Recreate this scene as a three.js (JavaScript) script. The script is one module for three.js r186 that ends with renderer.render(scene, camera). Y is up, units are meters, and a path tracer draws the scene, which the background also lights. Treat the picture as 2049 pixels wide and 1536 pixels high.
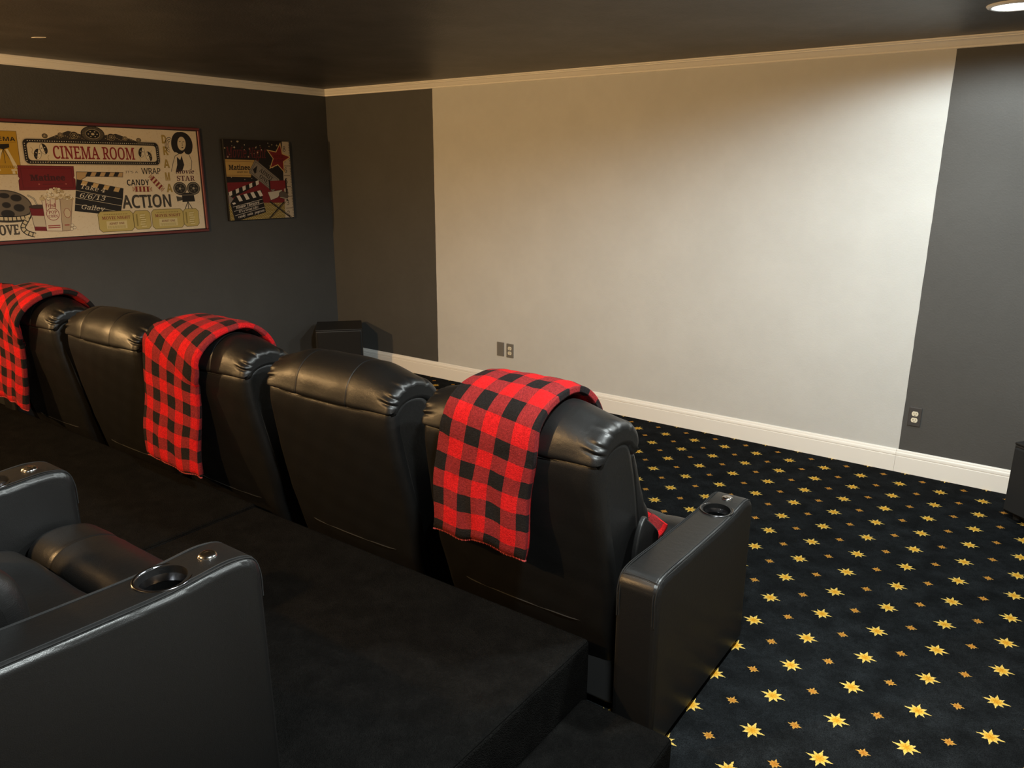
import * as THREE from 'three';
import { RoundedBoxGeometry } from 'three/addons/geometries/RoundedBoxGeometry.js';
import { mergeGeometries, mergeVertices, toCreasedNormals } from 'three/addons/utils/BufferGeometryUtils.js';
import { Brush, Evaluator, SUBTRACTION } from 'three-bvh-csg';

// ---------------------------------------------------------------- camera, light, exposure
const scene = new THREE.Scene();
scene.background = new THREE.Color(0x000000);
const camera = new THREE.PerspectiveCamera(53.14, 2049 / 1536, 0.05, 40);
{
  const pitch = 0.2712, yaw = 0.6231, roll = 0.0037;
  camera.position.set(5.5962, 1.7569, 4.9234);
  camera.lookAt(5.5962 - Math.sin(yaw) * Math.cos(pitch), 1.7569 - Math.sin(pitch), 4.9234 - Math.cos(yaw) * Math.cos(pitch));
  camera.rotateZ(roll);
}
const renderer = new THREE.WebGLRenderer({ antialias: true });
renderer.toneMapping = THREE.LinearToneMapping;
renderer.toneMappingExposure = 1.0;
renderer.shadowMap.enabled = true;
renderer.shadowMap.type = THREE.PCFSoftShadowMap;
const WHITE = new THREE.Color().setRGB(0.92, 1.0, 0.985);       // neutral white aisle downlights
const WARM = new THREE.Color().setRGB(1.0, 0.60, 0.25);         // amber lamps towards the rear
const WHITE_CD = [7.0, 21.0, 29.0], WARM_CD = [20.0, 19.0];
// [x, z] on the ceiling
const DOWNLIGHTS = [[5.25, 0.80], [5.25, 2.40], [5.25, 4.00]];
const WARM_LAMPS = [[0.13, 1.90, 5.0], [3.0, 2.32, 5.55]];   // a wall sconce and a ceiling globe

// ---------------------------------------------------------------- helpers
let seed = 20231;
const rnd = () => { seed = (seed * 1664525 + 1013904223) >>> 0; return seed / 4294967296; };
const taken = {};
const numbered = (n) => { const k = taken[n] = (taken[n] ?? -1) + 1; return k ? n + '_' + String(k).padStart(3, '0') : n; };
function mesh(name, geo, mat, parent) {
  const m = new THREE.Mesh(geo, mat); m.name = name; m.castShadow = m.receiveShadow = true; parent.add(m); return m;
}
function thing(name, label, category, pos = [0, 0, 0], turn = 0, group) {
  const o = new THREE.Group(); o.name = numbered(name); o.position.set(...pos); o.rotation.y = turn;
  o.userData = { label, category }; if (group) o.userData.group = group; scene.add(o); return o;
}
function struct(name, geo, mat, label, category) {
  const m = mesh(name, geo, mat, scene); m.userData = { kind: 'structure', label, category }; return m;
}
const box = (x0, x1, y0, y1, z0, z1) => { const g = new THREE.BoxGeometry(x1 - x0, y1 - y0, z1 - z0); g.translate((x0 + x1) / 2, (y0 + y1) / 2, (z0 + z1) / 2); return g; };
const rbox = (w, h, d, r, s = 3) => new RoundedBoxGeometry(w, h, d, s, r);
const V3 = (x, y, z) => new THREE.Vector3(x, y, z);
const lin = (r, g, b) => new THREE.Color().setRGB(r, g, b);
const clamp = (v, a = 0, b = 1) => Math.min(b, Math.max(a, v));
const sstep = (a, b, v) => { const t = clamp((v - a) / (b - a)); return t * t * (3 - 2 * t); };
// tileable value noise
function noiseTile(n, seedv) {
  let s = seedv; const r = () => { s = (s * 1664525 + 1013904223) >>> 0; return s / 4294967296; };
  const g = new Float32Array(n * n).map(() => r());
  return (u, v) => {
    const x = (u - Math.floor(u)) * n, y = (v - Math.floor(v)) * n, i = Math.floor(x), j = Math.floor(y);
    let fx = x - i, fy = y - j; fx = fx * fx * (3 - 2 * fx); fy = fy * fy * (3 - 2 * fy);
    const a = g[(j % n) * n + i % n], b = g[(j % n) * n + (i + 1) % n], c = g[((j + 1) % n) * n + i % n], d = g[((j + 1) % n) * n + (i + 1) % n];
    return (a * (1 - fx) + b * fx) * (1 - fy) + (c * (1 - fx) + d * fx) * fy;
  };
}
function dataTex(n, fn, srgb, tile) {
  const d = new Uint8Array(n * n * 4);
  for (let j = 0; j < n; j++) for (let i = 0; i < n; i++) {
    const c = fn((i + 0.5) / n, (j + 0.5) / n), k = (j * n + i) * 4;
    d[k] = clamp(c[0]) * 255; d[k + 1] = clamp(c[1]) * 255; d[k + 2] = clamp(c[2]) * 255; d[k + 3] = 255;
  }
  const t = new THREE.DataTexture(d, n, n); t.wrapS = t.wrapT = THREE.RepeatWrapping; t.magFilter = THREE.LinearFilter;
  t.minFilter = THREE.LinearMipmapLinearFilter; t.generateMipmaps = true;
  if (srgb) t.colorSpace = THREE.SRGBColorSpace;
  t.repeat.set(1 / tile, 1 / tile); t.needsUpdate = true; return t;
}
// uv in metres from the dominant normal axis
function uvMetres(g) {
  const p = g.attributes.position, n = g.attributes.normal, uv = new Float32Array(p.count * 2);
  for (let i = 0; i < p.count; i++) {
    const ax = Math.abs(n.getX(i)), ay = Math.abs(n.getY(i)), az = Math.abs(n.getZ(i));
    if (ay >= ax && ay >= az) { uv[2 * i] = p.getX(i); uv[2 * i + 1] = p.getZ(i); }
    else if (ax >= az) { uv[2 * i] = p.getZ(i); uv[2 * i + 1] = p.getY(i); }
    else { uv[2 * i] = p.getX(i); uv[2 * i + 1] = p.getY(i); }
  }
  g.setAttribute('uv', new THREE.BufferAttribute(uv, 2)); return g;
}
function tube(pts, r, seg = 40, rad = 6) { return new THREE.TubeGeometry(new THREE.CatmullRomCurve3(pts.map((p) => V3(...p)), false, 'centripetal'), seg, r, rad, false); }
// closed outline in (z, y), swept along x with rounded ends; disp() pushes the skin in or out
function loft(outline, hw, r, { M = 72, xs = 28, disp = null, seams = [], hwAt = null } = {}) {
  const curve = new THREE.CatmullRomCurve3(outline.map(([z, y]) => V3(0, y, z)), true, 'centripetal');
  const pts = curve.getSpacedPoints(M).slice(0, M);
  let area = 0; for (let i = 0; i < M; i++) { const a = pts[i], b = pts[(i + 1) % M]; area += a.z * b.y - b.z * a.y; }
  const nrm = pts.map((p, i) => { const a = pts[(i + M - 1) % M], b = pts[(i + 1) % M]; let nz = b.y - a.y, ny = -(b.z - a.z); const l = Math.hypot(nz, ny) || 1; const s = area > 0 ? 1 : -1; return [s * nz / l, s * ny / l]; });
  const sl = [];
  for (let k = 0; k <= 7; k++) { const a = Math.PI / 2 * (1 - k / 7); sl.push([-hw + r - r * Math.sin(a), r * (1 - Math.cos(a))]); }
  const mids = []; for (let k = 1; k < xs; k++) mids.push(-hw + r + (2 * hw - 2 * r) * k / xs);
  for (const s of seams) for (const d of [-0.012, -0.006, -0.003, 0, 0.003, 0.006, 0.012]) mids.push(s + d);
  mids.sort((a, b) => a - b); for (const m of mids) sl.push([m, 0]);
  for (let k = 7; k >= 0; k--) { const a = Math.PI / 2 * (1 - k / 7); sl.push([hw - r + r * Math.sin(a), r * (1 - Math.cos(a))]); }
  const P = [], UV = [], I = [], len = curve.getLength();
  const put = (x, inset, i) => {
    const p = pts[i % M], n = nrm[i % M], d = disp ? disp(x, (i % M) / M, p.z, p.y, n) : 0;
    return [x, p.y + n[1] * (d - inset), p.z + n[0] * (d - inset)];
  };
  sl.forEach(([x, ins]) => { for (let i = 0; i <= M; i++) { P.push(...put(x, ins, i)); UV.push(x, len * i / M); } });
  const W = M + 1;
  for (let k = 0; k < sl.length - 1; k++) for (let i = 0; i < M; i++) {
    const a = k * W + i, b = a + 1, c = a + W, d = c + 1;
    if (area > 0) I.push(a, b, c, b, d, c); else I.push(a, c, b, b, c, d);
  }
  const g = new THREE.BufferGeometry();
  g.setAttribute('position', new THREE.Float32BufferAttribute(P, 3)); g.setAttribute('uv', new THREE.Float32BufferAttribute(UV, 2)); g.setIndex(I);
  g.computeVertexNormals();
  { // close the seam of the normals
    const n = g.attributes.normal;
    for (let k = 0; k < sl.length; k++) { const a = k * W, b = a + M; const v = V3(n.getX(a) + n.getX(b), n.getY(a) + n.getY(b), n.getZ(a) + n.getZ(b)).normalize(); n.setXYZ(a, v.x, v.y, v.z); n.setXYZ(b, v.x, v.y, v.z); }
  }
  const caps = [];
  for (const e of [0, 1]) {
    const [x, ins] = sl[e ? sl.length - 1 : 0];
    const ring = []; for (let i = 0; i < M; i++) ring.push(put(x, ins, i));
    const tri = THREE.ShapeUtils.triangulateShape(ring.map((q) => new THREE.Vector2(q[2], q[1])), []);
    const cp = [], cu = [], ci = [];
    ring.forEach((q) => { cp.push(...q); cu.push(q[2], q[1]); });
    for (const t of tri) {
      const [A, B, C] = t.map((q) => ring[q]);
      const s = (B[2] - A[2]) * (C[1] - A[1]) - (C[2] - A[2]) * (B[1] - A[1]);   // sign in (z, y): +s faces -x
      const flip = (s > 0) === (e === 1); ci.push(t[0], flip ? t[2] : t[1], flip ? t[1] : t[2]);
    }
    const cg = new THREE.BufferGeometry(); cg.setAttribute('position', new THREE.Float32BufferAttribute(cp, 3)); cg.setAttribute('uv', new THREE.Float32BufferAttribute(cu, 2)); cg.setIndex(ci); cg.computeVertexNormals();
    caps.push(cg);
  }
  return mergeGeometries([g, ...caps]);
}

// ---------------------------------------------------------------- materials
const nA = noiseTile(64, 11), nB = noiseTile(16, 23), nC = noiseTile(128, 37), nD = noiseTile(8, 51), nE = noiseTile(256, 77);
const paintBump = dataTex(512, (u, v) => { const a = 0.5 + 0.35 * (nE(u, v) - 0.5) + 0.4 * (nC(u, v) - 0.5); return [a, a, a]; }, false, 0.9);
const paintTone = (r, g, b, amt) => dataTex(512, (u, v) => { const k = 1 + amt * (nD(u, v) - 0.5) + amt * (nB(u + 0.3, v) - 0.5) + 0.6 * amt * (nA(u, v) - 0.5); return [r * k, g * k, b * k]; }, true, 2.3);
const M = {};
M.charcoal = new THREE.MeshStandardMaterial({ map: paintTone(0.290, 0.290, 0.286, 0.035), roughness: 0.62, bumpMap: paintBump, bumpScale: 0.0006 });
M.ceiling = new THREE.MeshStandardMaterial({ map: paintTone(0.295, 0.285, 0.273, 0.20), roughness: 0.45, bumpMap: paintBump, bumpScale: 0.0010 });
M.screen = new THREE.MeshStandardMaterial({ map: paintTone(0.790, 0.797, 0.792, 0.018), roughness: 0.62, bumpMap: paintBump, bumpScale: 0.0004 });
M.trim = new THREE.MeshStandardMaterial({ color: lin(0.90, 0.885, 0.84), roughness: 0.42 });
M.leather = (() => {
  const bump = dataTex(512, (u, v) => { const a = 0.5 + 0.5 * (nC(u, v) - 0.5) + 0.35 * (nE(u + 0.4, v) - 0.5) + 0.6 * (nB(u, v + 0.2) - 0.5); return [a, a, a]; }, false, 0.16);
  return new THREE.MeshPhysicalMaterial({ color: lin(0.0060, 0.0058, 0.0057), roughness: 0.40, ior: 1.56, bumpMap: bump, bumpScale: 0.0003 });
})();
M.thread = new THREE.MeshStandardMaterial({ color: lin(0.004, 0.004, 0.004), roughness: 0.8 });
M.underside = new THREE.MeshStandardMaterial({ color: lin(0.008, 0.008, 0.008), roughness: 0.9 });
M.blackGloss = new THREE.MeshPhysicalMaterial({ color: lin(0.012, 0.012, 0.013), roughness: 0.22 });
M.chrome = new THREE.MeshStandardMaterial({ color: lin(0.62, 0.61, 0.6), roughness: 0.16, metalness: 1 });
M.rim = new THREE.MeshStandardMaterial({ color: lin(0.22, 0.22, 0.23), roughness: 0.2, metalness: 1 });
M.cupInside = new THREE.MeshPhysicalMaterial({ color: lin(0.002, 0.002, 0.002), roughness: 0.9, specularIntensity: 0.1 });
M.speaker = new THREE.MeshStandardMaterial({ color: lin(0.010, 0.010, 0.010), roughness: 0.45 });
M.grille = (() => {
  const b = dataTex(256, (u, v) => { const a = 0.5 + 0.5 * Math.sin(u * 64 * Math.PI) * Math.sin(v * 64 * Math.PI); return [a, a, a]; }, false, 0.08);
  return new THREE.MeshStandardMaterial({ color: lin(0.008, 0.008, 0.008), roughness: 0.95, bumpMap: b, bumpScale: 0.0006 });
})();
M.blackCarpet = (() => {
  const t = dataTex(1024, (u, v) => { const k = 0.070 * (0.75 + 0.5 * nE(u * 2, v * 2)) * (0.86 + 0.28 * nB(u, v)) * (0.9 + 0.2 * nA(u, v)); return [k * 1.03, k, k * 0.96]; }, true, 0.7);
  const b = dataTex(512, (u, v) => { const a = nE(u, v) * 0.6 + nC(u, v) * 0.4; return [a, a, a]; }, false, 0.35);
  return new THREE.MeshPhysicalMaterial({ map: t, roughness: 1, specularIntensity: 0.06, bumpMap: b, bumpScale: 0.004 });
})();
const CELL = 0.2115, STAR0 = [5.0035, 2.748];
M.starCarpet = (() => {
  const N = 5, T = CELL * N, n = 2048;
  const rad = (th, tips, tipsB, val) => {   // outline radius of an eight-pointed star
    const q = Math.PI / 4, k = Math.round(th / q), d = Math.abs(th - k * q), r1 = (((k % 2) + 2) % 2) ? tipsB : tips, h = Math.PI / 8;
    return r1 * val * Math.sin(h) / (r1 * Math.sin(d) + val * Math.sin(h - d));
  };
  const t = dataTex(n, (u, v) => {
    const x = u * T, y = v * T;
    const f = nE(u * 3, v * 3), f2 = nE(u * 3 + 0.37, v * 3 + 0.71), m = nB(u, v), m2 = nA(u, v);
    const k = (0.55 + 0.9 * f) * (0.80 + 0.40 * m) * (0.88 + 0.24 * m2);
    let c = [0.096 * k, 0.103 * k, 0.108 * k];
    const star = (cx, cy, a, b, w, deep) => {
      const dx = x - cx + 0.0028 * (nC(u * 2, v * 2) - 0.5), dy = y - cy + 0.0028 * (nC(u * 2 + 0.5, v * 2 + 0.3) - 0.5);
      const r = Math.hypot(dx, dy); if (r > a + 0.004) return;
      const th = Math.atan2(dy, dx), R = rad(th, a, b, w), e = sstep(0.0012, -0.0012, r - R);
      if (e <= 0) return;
      const q = Math.PI / 4, side = th / q - Math.round(th / q), vein = Math.exp(-Math.pow(Math.abs(Math.abs(side) - 0.5) * r / 0.0032, 2));
      const j = 0.86 + 0.28 * f2;
      const edge = sstep(0.35, 1.0, r / R);
      let s = deep ? [0.72, 0.54, 0.26] : [0.83 + 0.02 * edge, 0.66 + 0.06 * edge, 0.24 + 0.16 * edge];
      s = [s[0] * (1 - 0.07 * vein), s[1] * (1 - 0.20 * vein), s[2] * (1 - 0.40 * vein)];
      c = [0, 1, 2].map((i) => c[i] * (1 - e) + s[i] * j * e);
    };
    const gx = (Math.floor(x / CELL) + 0.5) * CELL, gy = (Math.floor(y / CELL) + 0.5) * CELL;
    star(gx, gy, 0.043, 0.034, 0.0185, false);
    for (const sx of [0, 1]) for (const sy of [0, 1]) star((Math.floor(x / CELL) + sx) * CELL, (Math.floor(y / CELL) + sy) * CELL, 0.0235, 0.0165, 0.0115, true);
    return c;
  }, true, T);
  t.offset.set((-STAR0[0] + CELL / 2) / T, (-STAR0[1] + CELL / 2) / T);
  const b = dataTex(512, (u, v) => { const a = nE(u, v) * 0.6 + nC(u, v) * 0.4; return [a, a, a]; }, false, 0.35);
  return new THREE.MeshPhysicalMaterial({ map: t, roughness: 1, specularIntensity: 0.06, bumpMap: b, bumpScale: 0.003 });
})();
M.plaid = (() => {
  const t = dataTex(512, (u, v) => {
    const P = 2, a = (u * P) % 1 < 0.5, b = (v * P) % 1 < 0.5;
    const w = 0.86 + 0.28 * nE(u, v), pile = 0.90 + 0.2 * nA(u, v);
    const R = [0.73, 0.115, 0.125], K = [0.120, 0.114, 0.114];
    let c;
    if (a && b) c = K; else if (!a && !b) c = R;
    else { const tw = ((u + v) * 64) % 1 < 0.52; c = tw ? [0.56, 0.175, 0.18] : [0.36, 0.105, 0.11]; }
    return c.map((q) => q * w * pile);
  }, true, 0.228);
  const bmp = dataTex(512, (u, v) => { const a = nE(u, v) * 0.4 + nC(u, v) * 0.3 + nA(u, v) * 0.3; return [a, a, a]; }, false, 0.25);
  return new THREE.MeshPhysicalMaterial({ map: t, roughness: 0.95, specularIntensity: 0.15, sheen: 0.25, sheenRoughness: 0.5, sheenColor: lin(0.5, 0.12, 0.12), bumpMap: bmp, bumpScale: 0.002 });
})();
M.hem = new THREE.MeshStandardMaterial({ color: lin(0.34, 0.045, 0.045), roughness: 0.9 });
M.frameRed = new THREE.MeshStandardMaterial({ color: lin(0.150, 0.030, 0.032), roughness: 0.4 });
M.frameDark = new THREE.MeshStandardMaterial({ color: lin(0.020, 0.012, 0.012), roughness: 0.5 });
M.taupePlate = new THREE.MeshStandardMaterial({ color: lin(0.17, 0.16, 0.145), roughness: 0.5 });
M.charcoalPlate = new THREE.MeshStandardMaterial({ color: lin(0.060, 0.056, 0.055), roughness: 0.4 });
M.ivory = new THREE.MeshStandardMaterial({ color: lin(0.78, 0.72, 0.56), roughness: 0.4 });
M.slot = new THREE.MeshStandardMaterial({ color: lin(0.02, 0.018, 0.015), roughness: 0.8 });
M.whiteMetal = new THREE.MeshStandardMaterial({ color: lin(0.75, 0.74, 0.72), roughness: 0.4 });
M.lampWhite = new THREE.MeshStandardMaterial({ color: lin(0.8, 0.8, 0.8), emissive: WHITE, emissiveIntensity: 8, roughness: 0.5 });
M.lampWarm = new THREE.MeshStandardMaterial({ color: lin(0.8, 0.7, 0.5), emissive: WARM, emissiveIntensity: 9, roughness: 0.5 });
M.paleMark = new THREE.MeshStandardMaterial({ color: lin(0.55, 0.52, 0.48), roughness: 0.8 });  // pale grey of the small sliver on the ceiling

// ---------------------------------------------------------------- the room
const RW = 6.2, RD = 6.75, RH = 2.44, T = 0.12;
struct('floor', uvMetres(box(-T, RW + T, -T, 0, -T, RD + T)), M.starCarpet, 'black carpet patterned with gold stars', 'floor');
const ceiling = struct('ceiling', uvMetres(box(-T, RW + T, RH, RH + T, -T, RD + T)), M.ceiling, 'dark charcoal painted ceiling', 'ceiling');
struct('wall_front', uvMetres(box(-T, RW + T, 0, RH, -T, 0)), M.charcoal, 'charcoal front wall around the pale screen', 'wall');
struct('wall_left', uvMetres(box(-T, 0, 0, RH, 0, RD)), M.charcoal, 'charcoal side wall hung with two cinema pictures', 'wall');
struct('wall_right', uvMetres(box(RW, RW + T, 0, RH, 0, RD)), M.charcoal, 'charcoal side wall along the aisle', 'wall');
struct('wall_back', uvMetres(box(-T, RW + T, 0, RH, RD, RD + T)), M.charcoal, 'charcoal wall behind the seats', 'wall');
{
  // a small thin pale sliver laid on the ceiling
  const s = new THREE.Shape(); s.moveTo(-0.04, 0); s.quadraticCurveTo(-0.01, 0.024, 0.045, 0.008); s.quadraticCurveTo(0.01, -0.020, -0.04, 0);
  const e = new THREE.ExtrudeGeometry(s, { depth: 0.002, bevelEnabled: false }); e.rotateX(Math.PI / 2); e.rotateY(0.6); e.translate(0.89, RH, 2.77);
  mesh('ceiling_mark', e, M.paleMark, ceiling).userData.label = 'small pale mark on the dark ceiling';
}
// projection screen: a painted field a hair proud of the wall, with a hand-cut left and right edge
{
  const s = new THREE.Shape(); const n = 60;
  s.moveTo(1.2648, 0.13);
  for (let i = 0; i <= n; i++) s.lineTo(4.9441 + 0.0006 * Math.sin(i * 0.9) + 0.0004 * Math.sin(i * 2.3), 0.13 + (2.40 - 0.13) * i / n);
  for (let i = 0; i <= n; i++) s.lineTo(1.2648 + 0.0006 * Math.sin(i * 1.1) + 0.0004 * Math.sin(i * 2.9), 2.40 - (2.40 - 0.13) * i / n);
  const g = new THREE.ExtrudeGeometry(s, { depth: 0.0015, bevelEnabled: false });
  const m = mesh('projection_screen', uvMetres(g), M.screen, scene);
  m.userData = { label: 'large pale grey projection screen painted on the charcoal front wall', category: 'screen' };
}
// crown moulding and baseboards: profiles (p out of the wall, y) swept along each wall
function sweep(profile, len) {   // along +x, out of the wall = +z
  const s = new THREE.Shape(profile.map(([p, y]) => new THREE.Vector2(p, y)));
  const g = new THREE.ExtrudeGeometry(s, { depth: len, bevelEnabled: false });
  const m = new THREE.Matrix4().set(0, 0, 1, 0, 0, 1, 0, 0, 1, 0, 0, 0, 0, 0, 0, 1);   // shape x -> z, y -> y, depth -> x
  g.applyMatrix4(m);
  const idx = g.index; if (!idx) { const p = g.attributes.position, q = p.array; for (let i = 0; i < q.length; i += 9) for (let k = 0; k < 3; k++) { const t = q[i + 3 + k]; q[i + 3 + k] = q[i + 6 + k]; q[i + 6 + k] = t; } }
  g.deleteAttribute('normal'); g.computeVertexNormals(); return toCreasedNormals(g, 0.5);
}
const crown = [[0, -0.056], [0.010, -0.056], [0.0125, -0.052], [0.011, -0.047], [0.014, -0.044], [0.021, -0.039], [0.026, -0.031], [0.030, -0.023], [0.037, -0.017], [0.041, -0.0155], [0.041, -0.0115], [0.048, -0.009], [0.050, -0.006], [0.050, 0], [0, 0]].map(([p, y]) => [p, RH + y]);
const base = [[0, 0], [0.016, 0], [0.016, 0.098], [0.0135, 0.101], [0.0135, 0.104], [0.0165, 0.106], [0.0165, 0.120], [0.0145, 0.124], [0.011, 0.1265], [0.011, 0.131], [0.0085, 0.137], [0.006, 0.1405], [0, 0.1405]];
function along(name, profile, wall, a, b, label) {
  const g = sweep(profile, b - a);
  if (wall === 'front') g.translate(a, 0, 0);
  if (wall === 'back') { g.rotateY(Math.PI); g.translate(b, 0, RD); }
  if (wall === 'left') { g.rotateY(Math.PI / 2); g.translate(0, 0, b); }
  if (wall === 'right') { g.rotateY(-Math.PI / 2); g.translate(RW, 0, a); }
  return struct(name, g, M.trim, label, 'trim');
}
along('trim_1', crown, 'front', 0, RW, 'cream crown moulding above the screen wall');
along('trim_2', crown, 'left', 0, RD, 'cream crown moulding above the picture wall');
along('trim_3', crown, 'right', 0, RD, 'cream crown moulding above the aisle wall');
along('trim_4', crown, 'back', 0, RW, 'cream crown moulding above the rear wall');
along('baseboard_front', base, 'front', 0, 4.935, 'tall white baseboard under the projection screen');
along('baseboard_front_001', base, 'front', 4.936, RW, 'tall white baseboard piece at the aisle end of the front wall');
along('baseboard_left', base, 'left', 0.017, RD, 'tall white baseboard along the picture wall');
along('baseboard_right', base, 'right', 0.017, RD, 'tall white baseboard along the aisle wall');

// raised platform of the rear row, in two carpeted modules, and its side step
const PH = 0.350, PZ = 3.075, PX = 4.575;
function carpeted(name, x0, x1, y1, z0, z1, label) {
  const g = rbox(x1 - x0, y1, z1 - z0, 0.018, 4); g.translate((x0 + x1) / 2, y1 / 2, (z0 + z1) / 2);
  return struct(name, uvMetres(g), M.blackCarpet, label, 'platform');
}
carpeted('seating_platform', 2.90, PX, PH, PZ, RD - 0.001, 'black carpeted riser module ending at the step');
carpeted('seating_platform_001', 0.017, 2.896, PH + 0.004, PZ - 0.01, RD - 0.001, 'black carpeted riser module along the picture wall');
carpeted('platform_step', PX + 0.001, 4.885, 0.17, 3.12, 5.3, 'low black carpeted step beside the riser');

// ---------------------------------------------------------------- lamps
for (let i = 0; i < DOWNLIGHTS.length; i++) {
  const [x, z] = DOWNLIGHTS[i];
  const t = thing('ceiling_downlight', ['bright white round downlight in the ceiling beside the screen', 'white round downlight in the ceiling above the aisle by the front row', 'white round downlight in the ceiling above the aisle by the rear row'][i], 'light', [x, RH, z], 0, 'white downlights along the aisle');
  const ring = new THREE.LatheGeometry([[0.090, -0.002], [0.092, -0.010], [0.098, -0.012], [0.108, -0.008], [0.113, -0.002], [0.113, 0]].map((p) => new THREE.Vector2(...p)), 40);
  mesh('trim_ring', ring, M.whiteMetal, t);
  const lens = new THREE.LatheGeometry([[0, -0.010], [0.06, -0.0095], [0.0915, -0.007], [0.0915, -0.001]].map((p) => new THREE.Vector2(...p)), 40);
  mesh('lens', lens, M.lampWhite, t);
const l = new THREE.SpotLight(WHITE, WHITE_CD[i], 0, 1.50, 0.20, 2); l.name = 'downlight_beam'; l.position.set(0, -0.016, 0); l.castShadow = true; l.shadow.radius = 4;
  l.target.name = 'beam_target'; l.target.position.set(0, -1, 0); t.add(l, l.target);
}
{
  const [x, y, z] = WARM_LAMPS[0];
  const t = thing('wall_sconce', 'amber globe sconce on the picture wall beside the rear row', 'light', [0, y, z]);
  mesh('backplate', new THREE.LatheGeometry([[0, 0.018], [0.03, 0.017], [0.05, 0.010], [0.055, 0]].map((p) => new THREE.Vector2(...p)), 32).rotateZ(-Math.PI / 2), M.whiteMetal, t);
  mesh('bracket', tube([[0.01, -0.01, 0], [0.05, -0.055, 0], [0.10, -0.085, 0], [x, -0.072, 0]], 0.008, 24, 8), M.whiteMetal, t);
  mesh('socket', new THREE.CylinderGeometry(0.022, 0.018, 0.035, 20).translate(x, -0.058, 0), M.whiteMetal, t);
  mesh('globe_bulb', new THREE.SphereGeometry(0.05, 24, 16).translate(x, 0, 0), M.lampWarm, t);
  const l = new THREE.PointLight(WARM, WARM_CD[0], 0, 2); l.name = 'bulb_light'; l.position.set(x, 0, 0); l.castShadow = true; l.shadow.radius = 2; t.add(l);
}
{
  const [x, y, z] = WARM_LAMPS[1], d = y - RH;
  const t = thing('ceiling_lamp', 'amber globe lamp on the ceiling behind the rear row', 'light', [x, RH, z]);
  mesh('canopy', new THREE.LatheGeometry([[0, -0.03], [0.03, -0.029], [0.055, -0.018], [0.06, 0]].map((p) => new THREE.Vector2(...p)), 32), M.whiteMetal, t);
  mesh('socket', new THREE.CylinderGeometry(0.02, 0.022, 0.05, 20).translate(0, -0.05, 0), M.whiteMetal, t);
  mesh('globe_bulb', new THREE.SphereGeometry(0.05, 24, 16).translate(0, d, 0), M.lampWarm, t);
  const l = new THREE.PointLight(WARM, WARM_CD[1], 0, 2); l.name = 'bulb_light'; l.position.set(0, d, 0); l.castShadow = true; l.shadow.radius = 2; t.add(l);
}

// ---------------------------------------------------------------- recliners
const rip = (a, b, c) => 0.5 * Math.sin(a * 23.1 + b * 11.7 + c) + 0.3 * Math.sin(a * 41.3 - b * 29.1 + 2.1 * c) + 0.2 * Math.sin(a * 9.7 + b * 57.3 + 0.7 * c);
const G = {};
function armGeo(zr) { // arm: side outline (z, y), 0.14 wide, hollowed for the cup holder; zr = rear end
  const s = new THREE.Shape(); const B = 0.022;
  s.moveTo(-0.412 + B, 0.02 + B); s.lineTo(-0.407 + B, 0.535);
  s.bezierCurveTo(-0.406 + B, 0.575, -0.385, 0.588, -0.340, 0.590);
  s.bezierCurveTo(-0.27, 0.592, -0.25, 0.583, -0.19, 0.583);
  s.bezierCurveTo(-0.05, 0.585, zr - 0.2, 0.596, zr - 0.055, 0.600);
  s.bezierCurveTo(zr - 0.033, 0.600, zr - 0.023, 0.592, zr - 0.022, 0.570);
  s.lineTo(zr - 0.028, 0.02 + B); s.closePath();
  let g = new THREE.ExtrudeGeometry(s, { depth: 0.14 - 2 * B, bevelEnabled: true, bevelThickness: B, bevelSize: B, bevelSegments: 6, curveSegments: 14 });
  g.translate(0, 0, -(0.14 - 2 * B) / 2); g.rotateY(-Math.PI / 2);
  g = toCreasedNormals(mergeVertices(g.deleteAttribute('normal').deleteAttribute('uv'), 1e-5), 0.7);
  uvMetres(g);
  const hole = new THREE.CylinderGeometry(0.049, 0.046, 0.2, 48); hole.translate(0, 0.60, CUPZ);
  const ev = new Evaluator(); ev.attributes = ['position', 'normal', 'uv']; ev.useGroups = false;
  const a = new Brush(g), b = new Brush(hole); a.updateMatrixWorld(); b.updateMatrixWorld();
  return ev.evaluate(a, b, SUBTRACTION).geometry;
}
const CUPZ = -0.218;
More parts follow.
